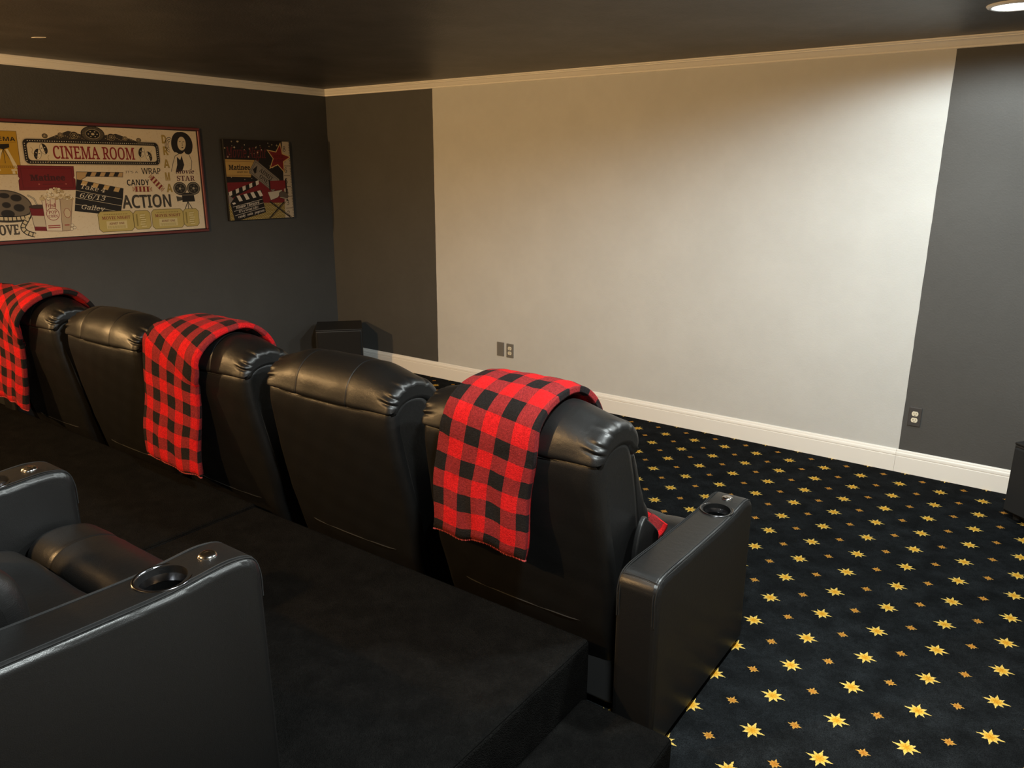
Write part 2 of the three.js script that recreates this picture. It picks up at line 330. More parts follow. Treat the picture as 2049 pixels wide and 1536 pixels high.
{
  G.arm = armGeo(0.40); G.armShort = armGeo(0.08);
  const top = [[-0.405, 0.50], [-0.403, 0.56], [-0.388, 0.598], [-0.340, 0.6125], [-0.25, 0.6085], [-0.19, 0.6055], [-0.05, 0.6085], [0.15, 0.6155], [0.34, 0.6225], [0.378, 0.613], [0.399, 0.575], [0.398, 0.48]];
  const topShort = [...top.slice(0, 7), [0.0, 0.6115], [0.025, 0.6205], [0.058, 0.613], [0.079, 0.575], [0.078, 0.48]];
  G.piping = (sx, tp) => mergeGeometries([0.0, 0.0075].map((o) => tube(tp.map(([z, y]) => [sx * (0.0535 + o), y - (o ? 0.0026 : 0.0005), z]), 0.0018, 90, 5)));
  G.pipeL = G.piping(-1, top); G.pipeR = G.piping(1, top); G.pipeShortL = G.piping(-1, topShort); G.pipeShortR = G.piping(1, topShort);
  G.armSeam = tube([[-0.056, 0.615, 0.384], [-0.03, 0.6185, 0.3845], [0.03, 0.6185, 0.3845], [0.056, 0.615, 0.384]], 0.0018, 16, 5);
  G.rim = new THREE.LatheGeometry([[0.0425, -0.030], [0.043, -0.028], [0.0515, -0.002], [0.054, 0.0020], [0.0575, 0.0026], [0.0595, 0.0005], [0.0595, -0.004]].map((p) => new THREE.Vector2(...p)), 56);
  G.cup = new THREE.LatheGeometry([[0, -0.095], [0.039, -0.095], [0.0415, -0.092], [0.0432, -0.028]].map((p) => new THREE.Vector2(...p)), 48);
  const bt = [[0, 0.0085], [0.006, 0.0083], [0.0085, 0.0070], [0.0115, 0.0078], [0.0145, 0.0075], [0.0185, 0.0048], [0.0205, 0.0015], [0.0205, -0.004]];
  G.button = new THREE.LatheGeometry(bt.map((p) => new THREE.Vector2(...p)), 40);
}
const armTop = (z) => 0.6055 + (z > -0.19 ? (z + 0.19) * 0.030 : (z + 0.19) * -0.04);
// backrest
G.shell = loft([[0.235, 0.18], [0.298, 0.30], [0.338, 0.46], [0.375, 0.62], [0.408, 0.78], [0.426, 0.90], [0.420, 0.955], [0.378, 1.008], [0.315, 1.022], [0.245, 0.998], [0.200, 0.915], [0.160, 0.78], [0.125, 0.62], [0.085, 0.46], [0.11, 0.30]], 0.343, 0.038,
  { M: 110, xs: 40, disp: (x, s, z, y) => 0.0020 * rip(x * 1.3, y * 1.1, 1) + (y < 0.94 ? 0.010 * Math.cos(x / 0.343 * Math.PI / 2) : 0) });
{ // the rear panel flares a little towards its lower corners
  const p = G.shell.attributes.position;
  for (let i = 0; i < p.count; i++) { const y = p.getY(i), z = p.getZ(i); p.setX(i, p.getX(i) * (1 + 0.055 * sstep(0.92, 0.52, y) * sstep(0.18, 0.30, z) - 0.05 * sstep(0.50, 0.34, y))); }
}
const CS = [-0.145, 0.130];
G.cap = loft([[0.428, 0.930], [0.4435, 0.944], [0.441, 0.980], [0.426, 1.032], [0.390, 1.078], [0.335, 1.107], [0.268, 1.101], [0.205, 1.066], [0.163, 1.008], [0.155, 0.942], [0.185, 0.905], [0.225, 0.925], [0.255, 0.962], [0.31, 0.980], [0.36, 0.965], [0.395, 0.925]], 0.347, 0.032,
  { M: 130, xs: 60, seams: CS, disp: (x, s, z, y, n) => {
    let d = 0.0012 * rip(x, y * 1.4 + z, 4);
    const out = sstep(-0.5, 0.1, n[1]) + (z > 0.42 || z < 0.165 ? 1 : 0) > 0.5 ? 1 : 0;
    for (const q of CS) d -= out * (0.0040 * Math.exp(-Math.pow((x - q) / 0.0028, 2)) + 0.003 * Math.exp(-Math.pow((x - q) / 0.03, 2)));
    const ang = Math.atan2(y - 0.95, z - 0.31), ax = Math.abs(x);     // gathered leather at the ends
    for (const [a0, wdt, dep, x0] of [[0.34, 0.055, 0.009, 0.265], [0.62, 0.06, 0.006, 0.285], [1.12, 0.05, 0.007, 0.275], [1.55, 0.07, 0.005, 0.295], [2.15, 0.06, 0.006, 0.28]]) {
      const k = sstep(x0, 0.340, ax), c = a0 + 1.3 * (0.345 - ax) * (a0 > 1 ? -0.5 : 1);
      d -= out * k * dep * (Math.exp(-Math.pow((ang - c) / wdt, 2)) - 0.55 * Math.exp(-Math.pow((ang - c - 2.1 * wdt) / (1.4 * wdt), 2)));
    }
    d -= out * 0.012 * sstep(0.10, 0.345, ax);
    return d;
  } });
for (const g of [G.shell, G.cap]) {   // a low headrest whose crown falls away towards both ends
  const p = g.attributes.position;
  for (let i = 0; i < p.count; i++) { const y = p.getY(i), ax = Math.abs(p.getX(i)); if (y > 0.93) p.setY(i, 0.93 + (y - 0.93) * (0.89 - 0.20 * sstep(0.16, 0.35, ax))); }
  g.computeVertexNormals();
}
G.backCushion = loft([[0.13, 0.42], [0.04, 0.43], [-0.01, 0.50], [-0.015, 0.62], [0.055, 0.76], [0.105, 0.87], [0.145, 0.925], [0.20, 0.90], [0.20, 0.75], [0.16, 0.55]], 0.318, 0.05, { M: 64, xs: 20, disp: (x, s, z, y) => 0.003 * rip(x, y, 7) - 0.006 * Math.exp(-Math.pow((y - 0.70) / 0.02, 2)) });
G.seat = loft([[0.20, 0.30], [-0.225, 0.30], [-0.236, 0.36], [-0.232, 0.425], [-0.20, 0.452], [-0.10, 0.460], [0.05, 0.455], [0.17, 0.44], [0.215, 0.38]], 0.337, 0.03, { M: 64, xs: 20, disp: (x, s, z, y) => 0.003 * rip(x, z, 2) });
const FS = [-0.20, 0.20];
G.foot = loft([[-0.24, 0.22], [-0.40, 0.20], [-0.435, 0.24], [-0.447, 0.34], [-0.435, 0.420], [-0.395, 0.452], [-0.33, 0.464], [-0.275, 0.455], [-0.245, 0.425], [-0.238, 0.34]], 0.337, 0.03, { M: 64, xs: 26, seams: FS, disp: (x, s, z, y, n) => { let d = 0.0022 * rip(x, z, 5); if (n[1] > -0.2) for (const q of FS) d -= 0.003 * Math.exp(-Math.pow((x - q) / 0.0035, 2)) + 0.003 * Math.exp(-Math.pow((x - q) / 0.025, 2)); return d; } });
G.under = (() => { const a = rbox(0.66, 0.27, 0.50, 0.02); a.translate(0, 0.165, 0.01); return a; })();
G.rearSkirt = loft([[0.205, 0.05], [0.235, 0.05], [0.250, 0.18], [0.245, 0.29], [0.215, 0.30], [0.212, 0.18]], 0.33, 0.012, { M: 40, xs: 30, disp: (x, s, z, y) => 0.006 * rip(x * 1.6, y * 2, 3) });
G.foot4 = new THREE.CylinderGeometry(0.02, 0.016, 0.035, 14).translate(0, 0.0175, 0);
G.hem = tube([[-0.27, 0.372, 0.309], [-0.24, 0.356, 0.317], [-0.1, 0.350, 0.3225], [0.1, 0.350, 0.3225], [0.24, 0.356, 0.317], [0.27, 0.372, 0.309]], 0.0024, 60, 6);
G.capSeam = tube([[-0.315, 0.9415, 0.418], [-0.2, 0.9335, 0.4305], [0, 0.933, 0.4345], [0.2, 0.9335, 0.4305], [0.315, 0.9385, 0.415]], 0.0022, 60, 6);
function flap(side) {   // leather gusset between the back and the seat, beside the arm
  const g = loft([[0.16, 0.695], [0.10, 0.655], [0.045, 0.59], [0.018, 0.52], [0.012, 0.455], [0.10, 0.435], [0.20, 0.44], [0.215, 0.56]], 0.010, 0.006, { M: 48, xs: 3 });
  const p = g.attributes.position;
  for (let i = 0; i < p.count; i++) { const z = p.getZ(i), y = p.getY(i); p.setX(i, p.getX(i) + side * (0.318 + 0.010 * Math.sin(z * 38 + y * 14) - 0.05 * sstep(0.10, -0.02, z))); }
  g.computeVertexNormals(); return g;
}
G.flapL = flap(-1); G.flapR = flap(1);
{ // the outer flap of the aisle-end recliner stands free beside its armrest
  const g = loft([[0.175, 0.70], [0.125, 0.672], [0.070, 0.615], [0.030, 0.545], [0.018, 0.475], [0.10, 0.440], [0.20, 0.44], [0.23, 0.58]], 0.010, 0.006, { M: 48, xs: 3 });
  const p = g.attributes.position;
  for (let i = 0; i < p.count; i++) { const z = p.getZ(i), y = p.getY(i); p.setX(i, p.getX(i) + 0.362 + 0.006 * Math.sin(z * 45 + y * 18) - 0.012 * sstep(0.08, 0.0, z)); }
  g.computeVertexNormals(); G.flapFree = g;
}
const STYLE = { left: -0.41, right: 0.41 };
function arm(parent, x, short) {
  const a = mesh('arm', short ? G.armShort : G.arm, M.leather, parent); a.position.x = x;
  mesh('piping', short ? G.pipeShortL : G.pipeL, M.thread, a); mesh('piping', short ? G.pipeShortR : G.pipeR, M.thread, a);
  if (!short) mesh('seam', G.armSeam, M.thread, a);
  const c = mesh('cup_holder_rim', G.rim, M.rim, a); c.position.set(0, armTop(CUPZ), CUPZ); c.userData.label = 'dark metal cup holder rim';
  const cu = mesh('cup_holder', G.cup, M.cupInside, a); cu.position.copy(c.position);
  const b = mesh('power_button', G.button, M.chrome, a); b.position.set(0, armTop(-0.318) + 0.001, -0.320); b.userData.label = 'round chrome button';
  return a;
}
function recliner(label, x, y, z, arms, group) {
  const t = thing('recliner', label, 'recliner', [x, y, z], 0, group);
  const sh = mesh('back_shell', G.shell, M.leather, t); mesh('hem', G.hem, M.thread, sh);
  const cp = mesh('headrest', G.cap, M.leather, t); mesh('seam', G.capSeam, M.thread, cp);
  mesh('back_cushion', G.backCushion, M.leather, t);
  mesh('seat_cushion', G.seat, M.leather, t);
  mesh('footrest', G.foot, M.leather, t);
  mesh('base', G.under, M.underside, t);
  mesh('rear_skirt', G.rearSkirt, M.leather, t);
  for (const s of [-1, 1]) for (const q of [-0.18, 0.20]) { const f = mesh('foot', G.foot4, M.underside, t); f.position.set(s * 0.28, 0, q); }
  mesh('side_flap', G.flapL, M.leather, t); mesh('side_flap', arms.some((a) => a[0] > 0) ? G.flapFree : G.flapR, M.leather, t);
  for (const [ax, short] of arms) arm(t, ax, short);
  return t;
}
const ROW1 = 'recliners of the front row', PITCH = 0.82, AX = 4.265, Z1 = 2.695;
recliner('black leather recliner at the aisle end of the front row, with a wide outer armrest', AX, 0, Z1, [[-0.41, 1], [0.465, 0]], ROW1);
recliner('bare-backed black leather recliner between the aisle-end and middle blanketed recliners', AX - PITCH, 0, Z1, [[-0.41, 1]], ROW1);
recliner('black leather recliner in the middle of the front row, under a plaid blanket', AX - 2 * PITCH, 0, Z1, [[-0.41, 1]], ROW1);
recliner('bare-backed black leather recliner between the middle and picture-wall blanketed recliners', AX - 3 * PITCH, 0, Z1, [[-0.41, 1]], ROW1);
recliner('black leather recliner at the picture-wall end of the front row', AX - 4 * PITCH, 0, Z1, [[-0.465, 0]], ROW1);
recliner('black leather recliner standing on the carpeted riser, armrest with cup holder towards the aisle', 3.79, PH, 4.42, [[-0.415, 0], [0.415, 0]]);

// ---------------------------------------------------------------- plaid blankets
function blanket(label, rows, ph, thick, group, tilt = 0) {   // rows: [x, y, z, width] from the rear hem over the top to the seat
  const t = thing('plaid_blanket', label, 'blanket', [0, 0, 0], 0, group);
  const L = 110, K = 56;
  const cc = new THREE.CatmullRomCurve3(rows.map((r) => V3(r[0], r[1], r[2])), false, 'centripetal');
  const cw = new THREE.CatmullRomCurve3(rows.map((r) => V3(r[3], r[1], r[2])), false, 'centripetal');
  const len = cc.getLength(), P = [], UV = [], I = [], ends = [[], []];
  for (let k = 0; k <= L; k++) {
    const f = k / L, c = cc.getPointAt(f), w = cw.getPointAt(f).x, T3 = cc.getTangentAt(f);
    const X = V3(1, 0, 0).addScaledVector(T3, -T3.x).normalize(), N = V3().crossVectors(X, T3).normalize();
    const hw = w / 2, ht = thick / 2, perim = 2 * (w + thick);
    const endIn = Math.min(1, Math.sqrt(Math.min(f, 1 - f) / 0.012));
    for (let i = 0; i <= K; i++) {
      const q = (i / K) * perim; let a, b;   // walk round a thin rounded slab
      if (q < w) { a = -hw + q; b = ht; } else if (q < w + thick) { a = hw; b = ht - (q - w); } else if (q < 2 * w + thick) { a = hw - (q - w - thick); b = -ht; } else { a = -hw; b = -ht + (q - 2 * w - thick); }
      const e = sstep(hw - thick * 1.2, hw, Math.abs(a)); b *= 1 - 0.45 * e * (Math.abs(b) / ht); b *= 0.35 + 0.65 * endIn;
      const low = sstep(0.34, 0.0, f), side = a / hw;
      const wave = low * (0.008 * Math.sin(a * 21 + ph + f * 6) + 0.004 * Math.sin(a * 47 + 2 * ph)) + 0.0030 * Math.sin(a * 26 + f * 19 + ph) + 0.0018 * Math.sin(a * 61 - f * 41 + ph);
      const hemDrop = low * low * (0.008 * Math.sin(a * 17 + ph * 1.7) + 0.006 * Math.sin(a * 39 + ph) + tilt * a);
      const v = c.clone().addScaledVector(X, a + low * 0.008 * Math.sin(f * 30 + ph)).addScaledVector(N, b + Math.abs(wave) * 0.8).addScaledVector(T3, hemDrop);
      P.push(v.x, v.y, v.z); UV.push(q + ph * 0.013, len * f + ph * 0.02);
      if (k === 0 && i < K) ends[0].push(v); if (k === L && i < K) ends[1].push(v);
    }
  }
  const W = K + 1;
  for (let k = 0; k < L; k++) for (let i = 0; i < K; i++) { const a = k * W + i; I.push(a, a + W, a + 1, a + 1, a + W, a + W + 1); }
  const g = new THREE.BufferGeometry(); g.setAttribute('position', new THREE.Float32BufferAttribute(P, 3)); g.setAttribute('uv', new THREE.Float32BufferAttribute(UV, 2)); g.setIndex(I); g.computeVertexNormals();
  const parts = [g];
  for (const e of [0, 1]) {
    const ring = ends[e], ce = ring.reduce((s, v) => s.add(v), V3()).multiplyScalar(1 / ring.length), p = [ce.x, ce.y, ce.z], uv = [0.02, 0.02], ix = [];
    ring.forEach((v) => { p.push(v.x, v.y, v.z); uv.push(0.06 + (v.x - ce.x) * 0.2, 0.07); });
    for (let i = 0; i < ring.length; i++) { const a = 1 + i, b = 1 + (i + 1) % ring.length; ix.push(0, ...(e ? [b, a] : [a, b])); }
    const cg = new THREE.BufferGeometry(); cg.setAttribute('position', new THREE.Float32BufferAttribute(p, 3)); cg.setAttribute('uv', new THREE.Float32BufferAttribute(uv, 2)); cg.setIndex(ix); cg.computeVertexNormals(); parts.push(cg);
  }
  mesh('cloth', mergeGeometries(parts), M.plaid, t);
  // overlocked hem along the hanging edge
  const hp = []; for (let i = 0; i < ends[0].length; i++) if (i < K * 0.5) hp.push(ends[0][i]);
  const beads = []; const hc = new THREE.CatmullRomCurve3(hp); const nb = 64;
  for (let i = 0; i <= nb; i++) { const v = hc.getPoint(i / nb); const s = new THREE.SphereGeometry(0.0030 + 0.0012 * (i % 2), 6, 4); s.translate(v.x, v.y, v.z); beads.push(s); }
  mesh('hem_stitching', mergeGeometries(beads), M.hem, t);
  return t;
}
// rear hem ... over the headrest ... down the front to the seat, for a recliner centred on x
const drape = (xs, ws, hemY, seat) => {
  const zy = [[3.158, hemY], [3.160, hemY + (0.93 - hemY) * 0.33], [3.160, hemY + (0.93 - hemY) * 0.68], [3.162, 0.93], [3.163, 0.99], [3.148, 1.055], [3.095, 1.108], [3.010, 1.133], [2.940, 1.126], [2.880, 1.085], [2.835, 1.020], [2.815, 0.94], [2.772, 0.83], [2.712, 0.69], [2.672, 0.58], [2.645, 0.505], [2.58, 0.488], ...seat];
  const n = zy.length - 1;
  return zy.map(([z, y0], i) => { const y = y0 > 0.93 ? 0.93 + (y0 - 0.93) * 0.885 : y0; const f = i / n * (xs.length - 1), k = Math.min(xs.length - 2, Math.floor(f)), q = f - k; return [xs[k] * (1 - q) + xs[k + 1] * q, y, z, ws[k] * (1 - q) + ws[k + 1] * q]; });
};
const BG = 'plaid blankets over the front row';
blanket('red and black plaid blanket over the aisle-end recliner, its front end heaped on the seat', drape([4.195, 4.235, 4.262, 4.28, 4.30, 4.38, 4.43], [0.375, 0.36, 0.345, 0.33, 0.32, 0.30, 0.29], 0.605, [[2.545, 0.492], [2.515, 0.522], [2.505, 0.565]]), 0.6, 0.040, BG, 0.10);
blanket('red and black plaid blanket hanging long over the middle recliner of the front row', drape([2.43, 2.50, 2.57, 2.605, 2.61, 2.61, 2.61], [0.43, 0.40, 0.39, 0.38, 0.36, 0.36, 0.36], 0.455, [[2.52, 0.488]]), 2.1, 0.040, BG, 0.13);
blanket('red and black plaid blanket over the recliner at the picture-wall end', drape([0.76, 0.85, 0.97, 1.0, 1.0, 1.0, 1.0], [0.43, 0.42, 0.42, 0.42, 0.40, 0.38, 0.36], 0.470, [[2.52, 0.488]]), 3.7, 0.040, BG, 0.10);

// ---------------------------------------------------------------- subwoofers in the front corners
function subwoofer(label, x, z, turn) {
  const t = thing('subwoofer', label, 'speaker', [x, 0, z], turn, 'subwoofers in the front corners');
  const W = 0.40, H = 0.375, D = 0.40;
  const b = rbox(W, H, D, 0.012, 3); b.translate(0, 0.035 + H / 2, 0); mesh('cabinet', b, M.speaker, t);
  const gr = rbox(W - 0.03, H - 0.03, 0.02, 0.008, 3); gr.translate(0, 0.035 + H / 2, D / 2 + 0.006); mesh('grille', uvMetres(gr), M.grille, t);
  const top = rbox(W, 0.014, D, 0.006, 3); top.translate(0, 0.035 + H + 0.003, 0); mesh('top_panel', top, M.speaker, t);
  for (const sx of [-1, 1]) for (const sz of [-1, 1]) { const f = mesh('foot', new THREE.CylinderGeometry(0.02, 0.017, 0.037, 14), M.underside, t); f.position.set(sx * 0.15, 0.0185, sz * 0.15); }
}
{ // face centre between (5.524,0.378) and 0.4 m along (0.79,0.61); the cabinet lies behind it
  const a = Math.atan2(-0.61, 0.79), fx = 5.524 + 0.2 * 0.79, fz = 0.378 + 0.2 * 0.61;
  const cx = fx + 0.2 * 0.61, cz = fz - 0.2 * 0.79;
  subwoofer('black cube subwoofer on the star carpet near the wall outlet', cx, cz, a);
  subwoofer('black cube subwoofer in the corner below the small cinema canvas', 6.2 - cx, cz, -a + 0.17);
}

// ---------------------------------------------------------------- wall plates
function plate(x, y, mat, kind, label, group) {
  const t = thing(kind === 'blank' ? 'blank_wall_plate' : 'wall_outlet', label, kind === 'blank' ? 'wall plate' : 'outlet', [x, y, 0.001], 0, group);
  const s = new THREE.Shape(); const w = 0.0345, h = 0.0575, r = 0.004;
  s.moveTo(-w + r, -h); s.lineTo(w - r, -h); s.quadraticCurveTo(w, -h, w, -h + r); s.lineTo(w, h - r); s.quadraticCurveTo(w, h, w - r, h); s.lineTo(-w + r, h); s.quadraticCurveTo(-w, h, -w, h - r); s.lineTo(-w, -h + r); s.quadraticCurveTo(-w, -h, -w + r, -h);
  const g = new THREE.ExtrudeGeometry(s, { depth: 0.004, bevelEnabled: true, bevelThickness: 0.003, bevelSize: 0.0028, bevelOffset: -0.0028, bevelSegments: 3 });
  const p = mesh('plate', g, mat, t);
  if (kind === 'blank') { for (const q of [-1, 1]) mesh('screw', new THREE.CylinderGeometry(0.003, 0.003, 0.0012, 12).rotateX(Math.PI / 2).translate(0, q * 0.041, 0.0073), mat, p); return; }
  mesh('screw', new THREE.CylinderGeometry(0.003, 0.003, 0.0012, 12).rotateX(Math.PI / 2).translate(0, 0, 0.0075), mat, p);
  for (const q of [-1, 1]) {
    const c = new THREE.Shape(); const R = 0.0172, f = 0.0135;
    const a0 = Math.asin(f / R); c.absarc(0, 0, R, -a0, a0, false); c.absarc(0, 0, R, Math.PI - a0, Math.PI + a0, false); c.closePath();
    const rg = new THREE.ExtrudeGeometry(c, { depth: 0.0022, bevelEnabled: true, bevelThickness: 0.0006, bevelSize: 0.0006, bevelSegments: 2, curveSegments: 18 }); rg.translate(0, q * 0.0195, 0.0068);
    const rc = mesh('receptacle', rg, M.ivory, t); rc.userData.label = 'ivory socket face';
    mesh('slot', new THREE.BoxGeometry(0.0026, 0.0085, 0.001).translate(-0.0062, q * 0.0195 + 0.003, 0.0098), M.slot, rc);
    mesh('slot', new THREE.BoxGeometry(0.0026, 0.0070, 0.001).translate(0.0062, q * 0.0195 + 0.003, 0.0098), M.slot, rc);
    mesh('slot', new THREE.CylinderGeometry(0.0026, 0.0026, 0.001, 12).rotateX(Math.PI / 2).translate(0, q * 0.0195 - 0.0075, 0.0098), M.slot, rc);
  }
}
plate(1.945, 0.350, M.taupePlate, 'blank', 'blank taupe wall plate low on the pale screen');
plate(2.040, 0.348, M.taupePlate, 'outlet', 'taupe wall outlet with two ivory sockets low on the pale screen');
plate(5.006, 0.357, M.charcoalPlate, 'outlet', 'charcoal wall outlet with two ivory sockets on the dark wall');

// ---------------------------------------------------------------- pictures on the left wall
function canvasTex(w, h, draw) {
  const c = document.createElement('canvas'); c.width = w; c.height = h; draw(c.getContext('2d'), w, h);
  const t = new THREE.CanvasTexture(c); t.colorSpace = THREE.SRGBColorSpace; return t;
}
const poly = (g, pts, fill, stroke, lw = 2) => { g.beginPath(); pts.forEach(([x, y], i) => (i ? g.lineTo(x, y) : g.moveTo(x, y))); g.closePath(); if (fill) { g.fillStyle = fill; g.fill(); } if (stroke) { g.strokeStyle = stroke; g.lineWidth = lw; g.stroke(); } };
const disc = (g, x, y, rx, ry, fill, stroke, lw = 2, rot = 0) => { g.beginPath(); g.ellipse(x, y, rx, ry, rot, 0, 7); if (fill) { g.fillStyle = fill; g.fill(); } if (stroke) { g.strokeStyle = stroke; g.lineWidth = lw; g.stroke(); } };
const line = (g, pts, col, lw) => { g.beginPath(); pts.forEach(([x, y], i) => (i ? g.lineTo(x, y) : g.moveTo(x, y))); g.strokeStyle = col; g.lineWidth = lw; g.stroke(); };
function word(g, s, x, y, w, h, font, fill, stroke, lw = 2, rot = 0) {   // left, baseline, wanted width and cap height
  g.save(); g.translate(x, y); g.rotate(rot); g.font = font.replace('#', '100px');
  const mw = g.measureText(s).width; g.scale(w / mw, h / 72); g.lineJoin = 'round';
  if (fill) { g.fillStyle = fill; g.fillText(s, 0, 0); }
  if (stroke) { g.strokeStyle = stroke; g.lineWidth = lw * 72 / h; g.strokeText(s, 0, 0); }
  g.restore();
}
const SB = 'bold # serif', SR = '# serif', AB = 'bold # sans-serif', AR = '# sans-serif';
let sd2 = 99; const r2 = () => { sd2 = (sd2 * 1664525 + 1013904223) >>> 0; return sd2 / 4294967296; };
const big = canvasTex(1740, 812, (g, w, h) => {
  g.fillStyle = '#ecdfc4'; g.fillRect(0, 0, w, h);
  for (let i = 0; i < 9000; i++) { g.fillStyle = ['rgba(190,160,115,0.16)', 'rgba(240,225,195,0.18)', 'rgba(160,130,90,0.10)'][i % 3]; const s = 2 + 12 * r2() * r2(); g.fillRect(r2() * w, r2() * h, s, s * 0.8); }
  g.translate(-174, -24);
  const K = '#211d1a', RD_ = '#7d2024', CR = '#e8dcc0';
  // yellow poster
  poly(g, [[255, 80], [500, 80], [492, 374], [247, 378]], '#c9a02c', '#6d5416', 3);
  word(g, 'CINEMA', 275, 148, 212, 28, AB, K); line(g, [[270, 158], [488, 158]], '#8a6a1c', 2);
  poly(g, [[348, 172], [442, 166], [440, 190], [400, 205], [360, 196]], K);
  for (const e of [352, 398, 446]) line(g, [[400, 200], [e, 300]], K, 3);
  poly(g, [[412, 205], [428, 202], [478, 330], [452, 336]], '#efe3c0'); poly(g, [[380, 210], [392, 210], [346, 336], [318, 336]], '#efe3c0');
  line(g, [[270, 318], [486, 318]], '#8a6a1c', 2); for (let i = 0; i < 17; i++) g.fillStyle = '#8a6a1c', g.fillRect(276 + i * 12.3, 322, 7, 8);
  for (const a of [300, 430]) { g.fillStyle = '#efe3c0'; g.fillRect(a, 340, 60, 12); g.fillRect(a + 5, 354, 18, 18); g.fillRect(a + 34, 354, 18, 18); }
  // marquee
  const rr = (x0, y0, x1, y1, r) => { g.beginPath(); g.roundRect(x0, y0, x1 - x0, y1 - y0, r); };
  g.shadowColor = 'rgba(40,30,20,0.55)'; g.shadowBlur = 14; rr(531, 128, 1561, 302, 34); g.fillStyle = K; g.fill(); g.shadowBlur = 0; g.shadowColor = 'transparent';
  rr(556, 152, 1536, 278, 24); g.fillStyle = CR; g.fill(); g.strokeStyle = '#8b7d66'; g.lineWidth = 2; g.stroke();
  g.fillStyle = '#f3ead2';
  for (let x = 566; x < 1530; x += 17) { disc(g, x, 140, 3.6, 3.6, '#f3ead2'); disc(g, x, 290, 3.6, 3.6, '#f3ead2'); }
  for (let y = 160; y < 280; y += 17) { disc(g, 543, y, 3.6, 3.6, '#f3ead2'); disc(g, 1549, y, 3.6, 3.6, '#f3ead2'); }
  // ornament over the marquee
  poly(g, [[690, 128], [760, 100], [860, 62], [950, 84], [1040, 60], [1130, 84], [1220, 70], [1330, 104], [1400, 128]], '#3a342d');
  for (const [x, y, r] of [[690, 104, 20], [900, 92, 30], [1180, 96, 30], [1400, 112, 20], [800, 92, 18], [1290, 102, 18]]) { disc(g, x, y, r, r * 0.85, '#2b2620', '#b9a882', 3); disc(g, x, y, r * 0.55, r * 0.45, null, '#cdbb94', 3); disc(g, x, y, r * 0.2, r * 0.2, '#d8c7a0'); }
  for (let i = 0; i < 40; i++) { const x = 760 + i * 15; disc(g, x, 108 + 9 * Math.sin(i), 4, 3, '#b6a47d'); }
  disc(g, 1040, 79, 88, 56, '#3d372f', '#1c1815', 4); for (let i = 0; i < 44; i++) { const a = i / 44 * 6.283; line(g, [[1040 + 58 * Math.cos(a), 79 + 37 * Math.sin(a)], [1040 + 82 * Math.cos(a), 79 + 52 * Math.sin(a)]], '#8d8068', 2); }
  disc(g, 1040, 79, 54, 34, '#1c1815', '#d6c7a5', 3); disc(g, 1040, 79, 13, 9, '#d6c7a5'); for (let i = 0; i < 6; i++) { const a = i / 6 * 6.283; disc(g, 1040 + 33 * Math.cos(a), 79 + 20 * Math.sin(a), 6, 4, '#d6c7a5'); }
  word(g, 'CINEMA ROOM', 727, 262, 628, 88, SR, '#8e2126', '#8e2126', 4);
  const mask = (x, y, s, flip) => { g.save(); g.translate(x, y); g.scale(flip ? -s : s, s); g.rotate(-0.25);
    g.beginPath(); g.ellipse(0, 0, 26, 40, 0, 0, 7); g.fillStyle = '#efe6cf'; g.fill(); g.strokeStyle = K; g.lineWidth = 2; g.stroke();
    g.beginPath(); g.ellipse(0, 0, 26, 40, 0, -1.57, 1.57); g.fillStyle = K; g.fill();
    disc(g, -11, -8, 6, 3, K); disc(g, 11, -8, 6, 3, '#efe6cf'); line(g, [[-12, 18], [0, 23], [12, 17]], '#8e7d60', 3); g.restore(); };
  mask(668, 196, 0.95, false); mask(622, 234, 0.95, true); mask(1412, 206, 0.95, true); mask(1470, 236, 0.95, false);
  g.strokeStyle = '#b39a6a'; g.lineWidth = 3;
  for (const [x, y, s] of [[580, 185, 1], [700, 240, -1], [1385, 245, 1], [1500, 190, -1]]) { g.beginPath(); g.moveTo(x, y); g.bezierCurveTo(x + 30 * s, y + 20, x - 20 * s, y + 40, x + 24 * s, y + 50); g.stroke(); }
  // red ticket
  poly(g, [[474, 316], [474, 314], [862, 318], [858, 388], [850, 400], [862, 414], [856, 490], [462, 486], [466, 420], [476, 404], [468, 390]], RD_, '#541417', 3);
  g.strokeStyle = '#5d181b'; g.lineWidth = 3; g.strokeRect(490, 332, 352, 140);
  word(g, 'Matinee', 545, 420, 245, 40, SB, '#471a1c', '#471a1c', 4); for (const x of [600, 790]) { disc(g, x, 446, 6, 6, '#b0655a'); } line(g, [[624, 446], [770, 446]], '#4a1719', 4);
  // clapperboard
  poly(g, [[878, 358], [1238, 362], [1230, 398], [953, 391], [900, 420], [872, 418]], '#c9a877', K, 3);
  for (let i = 0; i < 4; i++) { const x = 960 + i * 72; poly(g, [[x, 360], [x + 34, 360], [x + 14, 394], [x - 20, 392]], K); }
  poly(g, [[872, 414], [1224, 487], [1210, 560], [1182, 660], [1150, 694], [826, 646]], '#23201e', '#14110f', 3);
  for (let i = 0; i < 4; i++) { const x = 915 + i * 82, y = 423 + i * 17; poly(g, [[x, y], [x + 40, y + 8], [x + 20, y + 40], [x - 20, y + 32]], '#d8b77e'); }
  for (const [a, b] of [[506, 560], [560, 612], [608, 660]]) line(g, [[860 - (a - 420) * 0.16, a - 14], [1214 - (b - 500) * 0.2, b + 8]], '#e8dcc0', 3);
  word(g, 'Take 4', 885, 478, 190, 34, 'italic # serif', '#efe6d2', null, 0, 0.2); word(g, '6/6/13', 868, 546, 200, 36, 'italic # serif', '#efe6d2', null, 0, 0.16); word(g, 'Galley', 870, 632, 180, 34, 'italic # serif', '#efe6d2', null, 0, 0.14);
  // words
  word(g, 'IT\'S A', 1258, 368, 104, 17, AR, '#5f5444'); word(g, 'WRAP', 1392, 374, 166, 46, AR, '#4b4337', '#4b4337', 2);
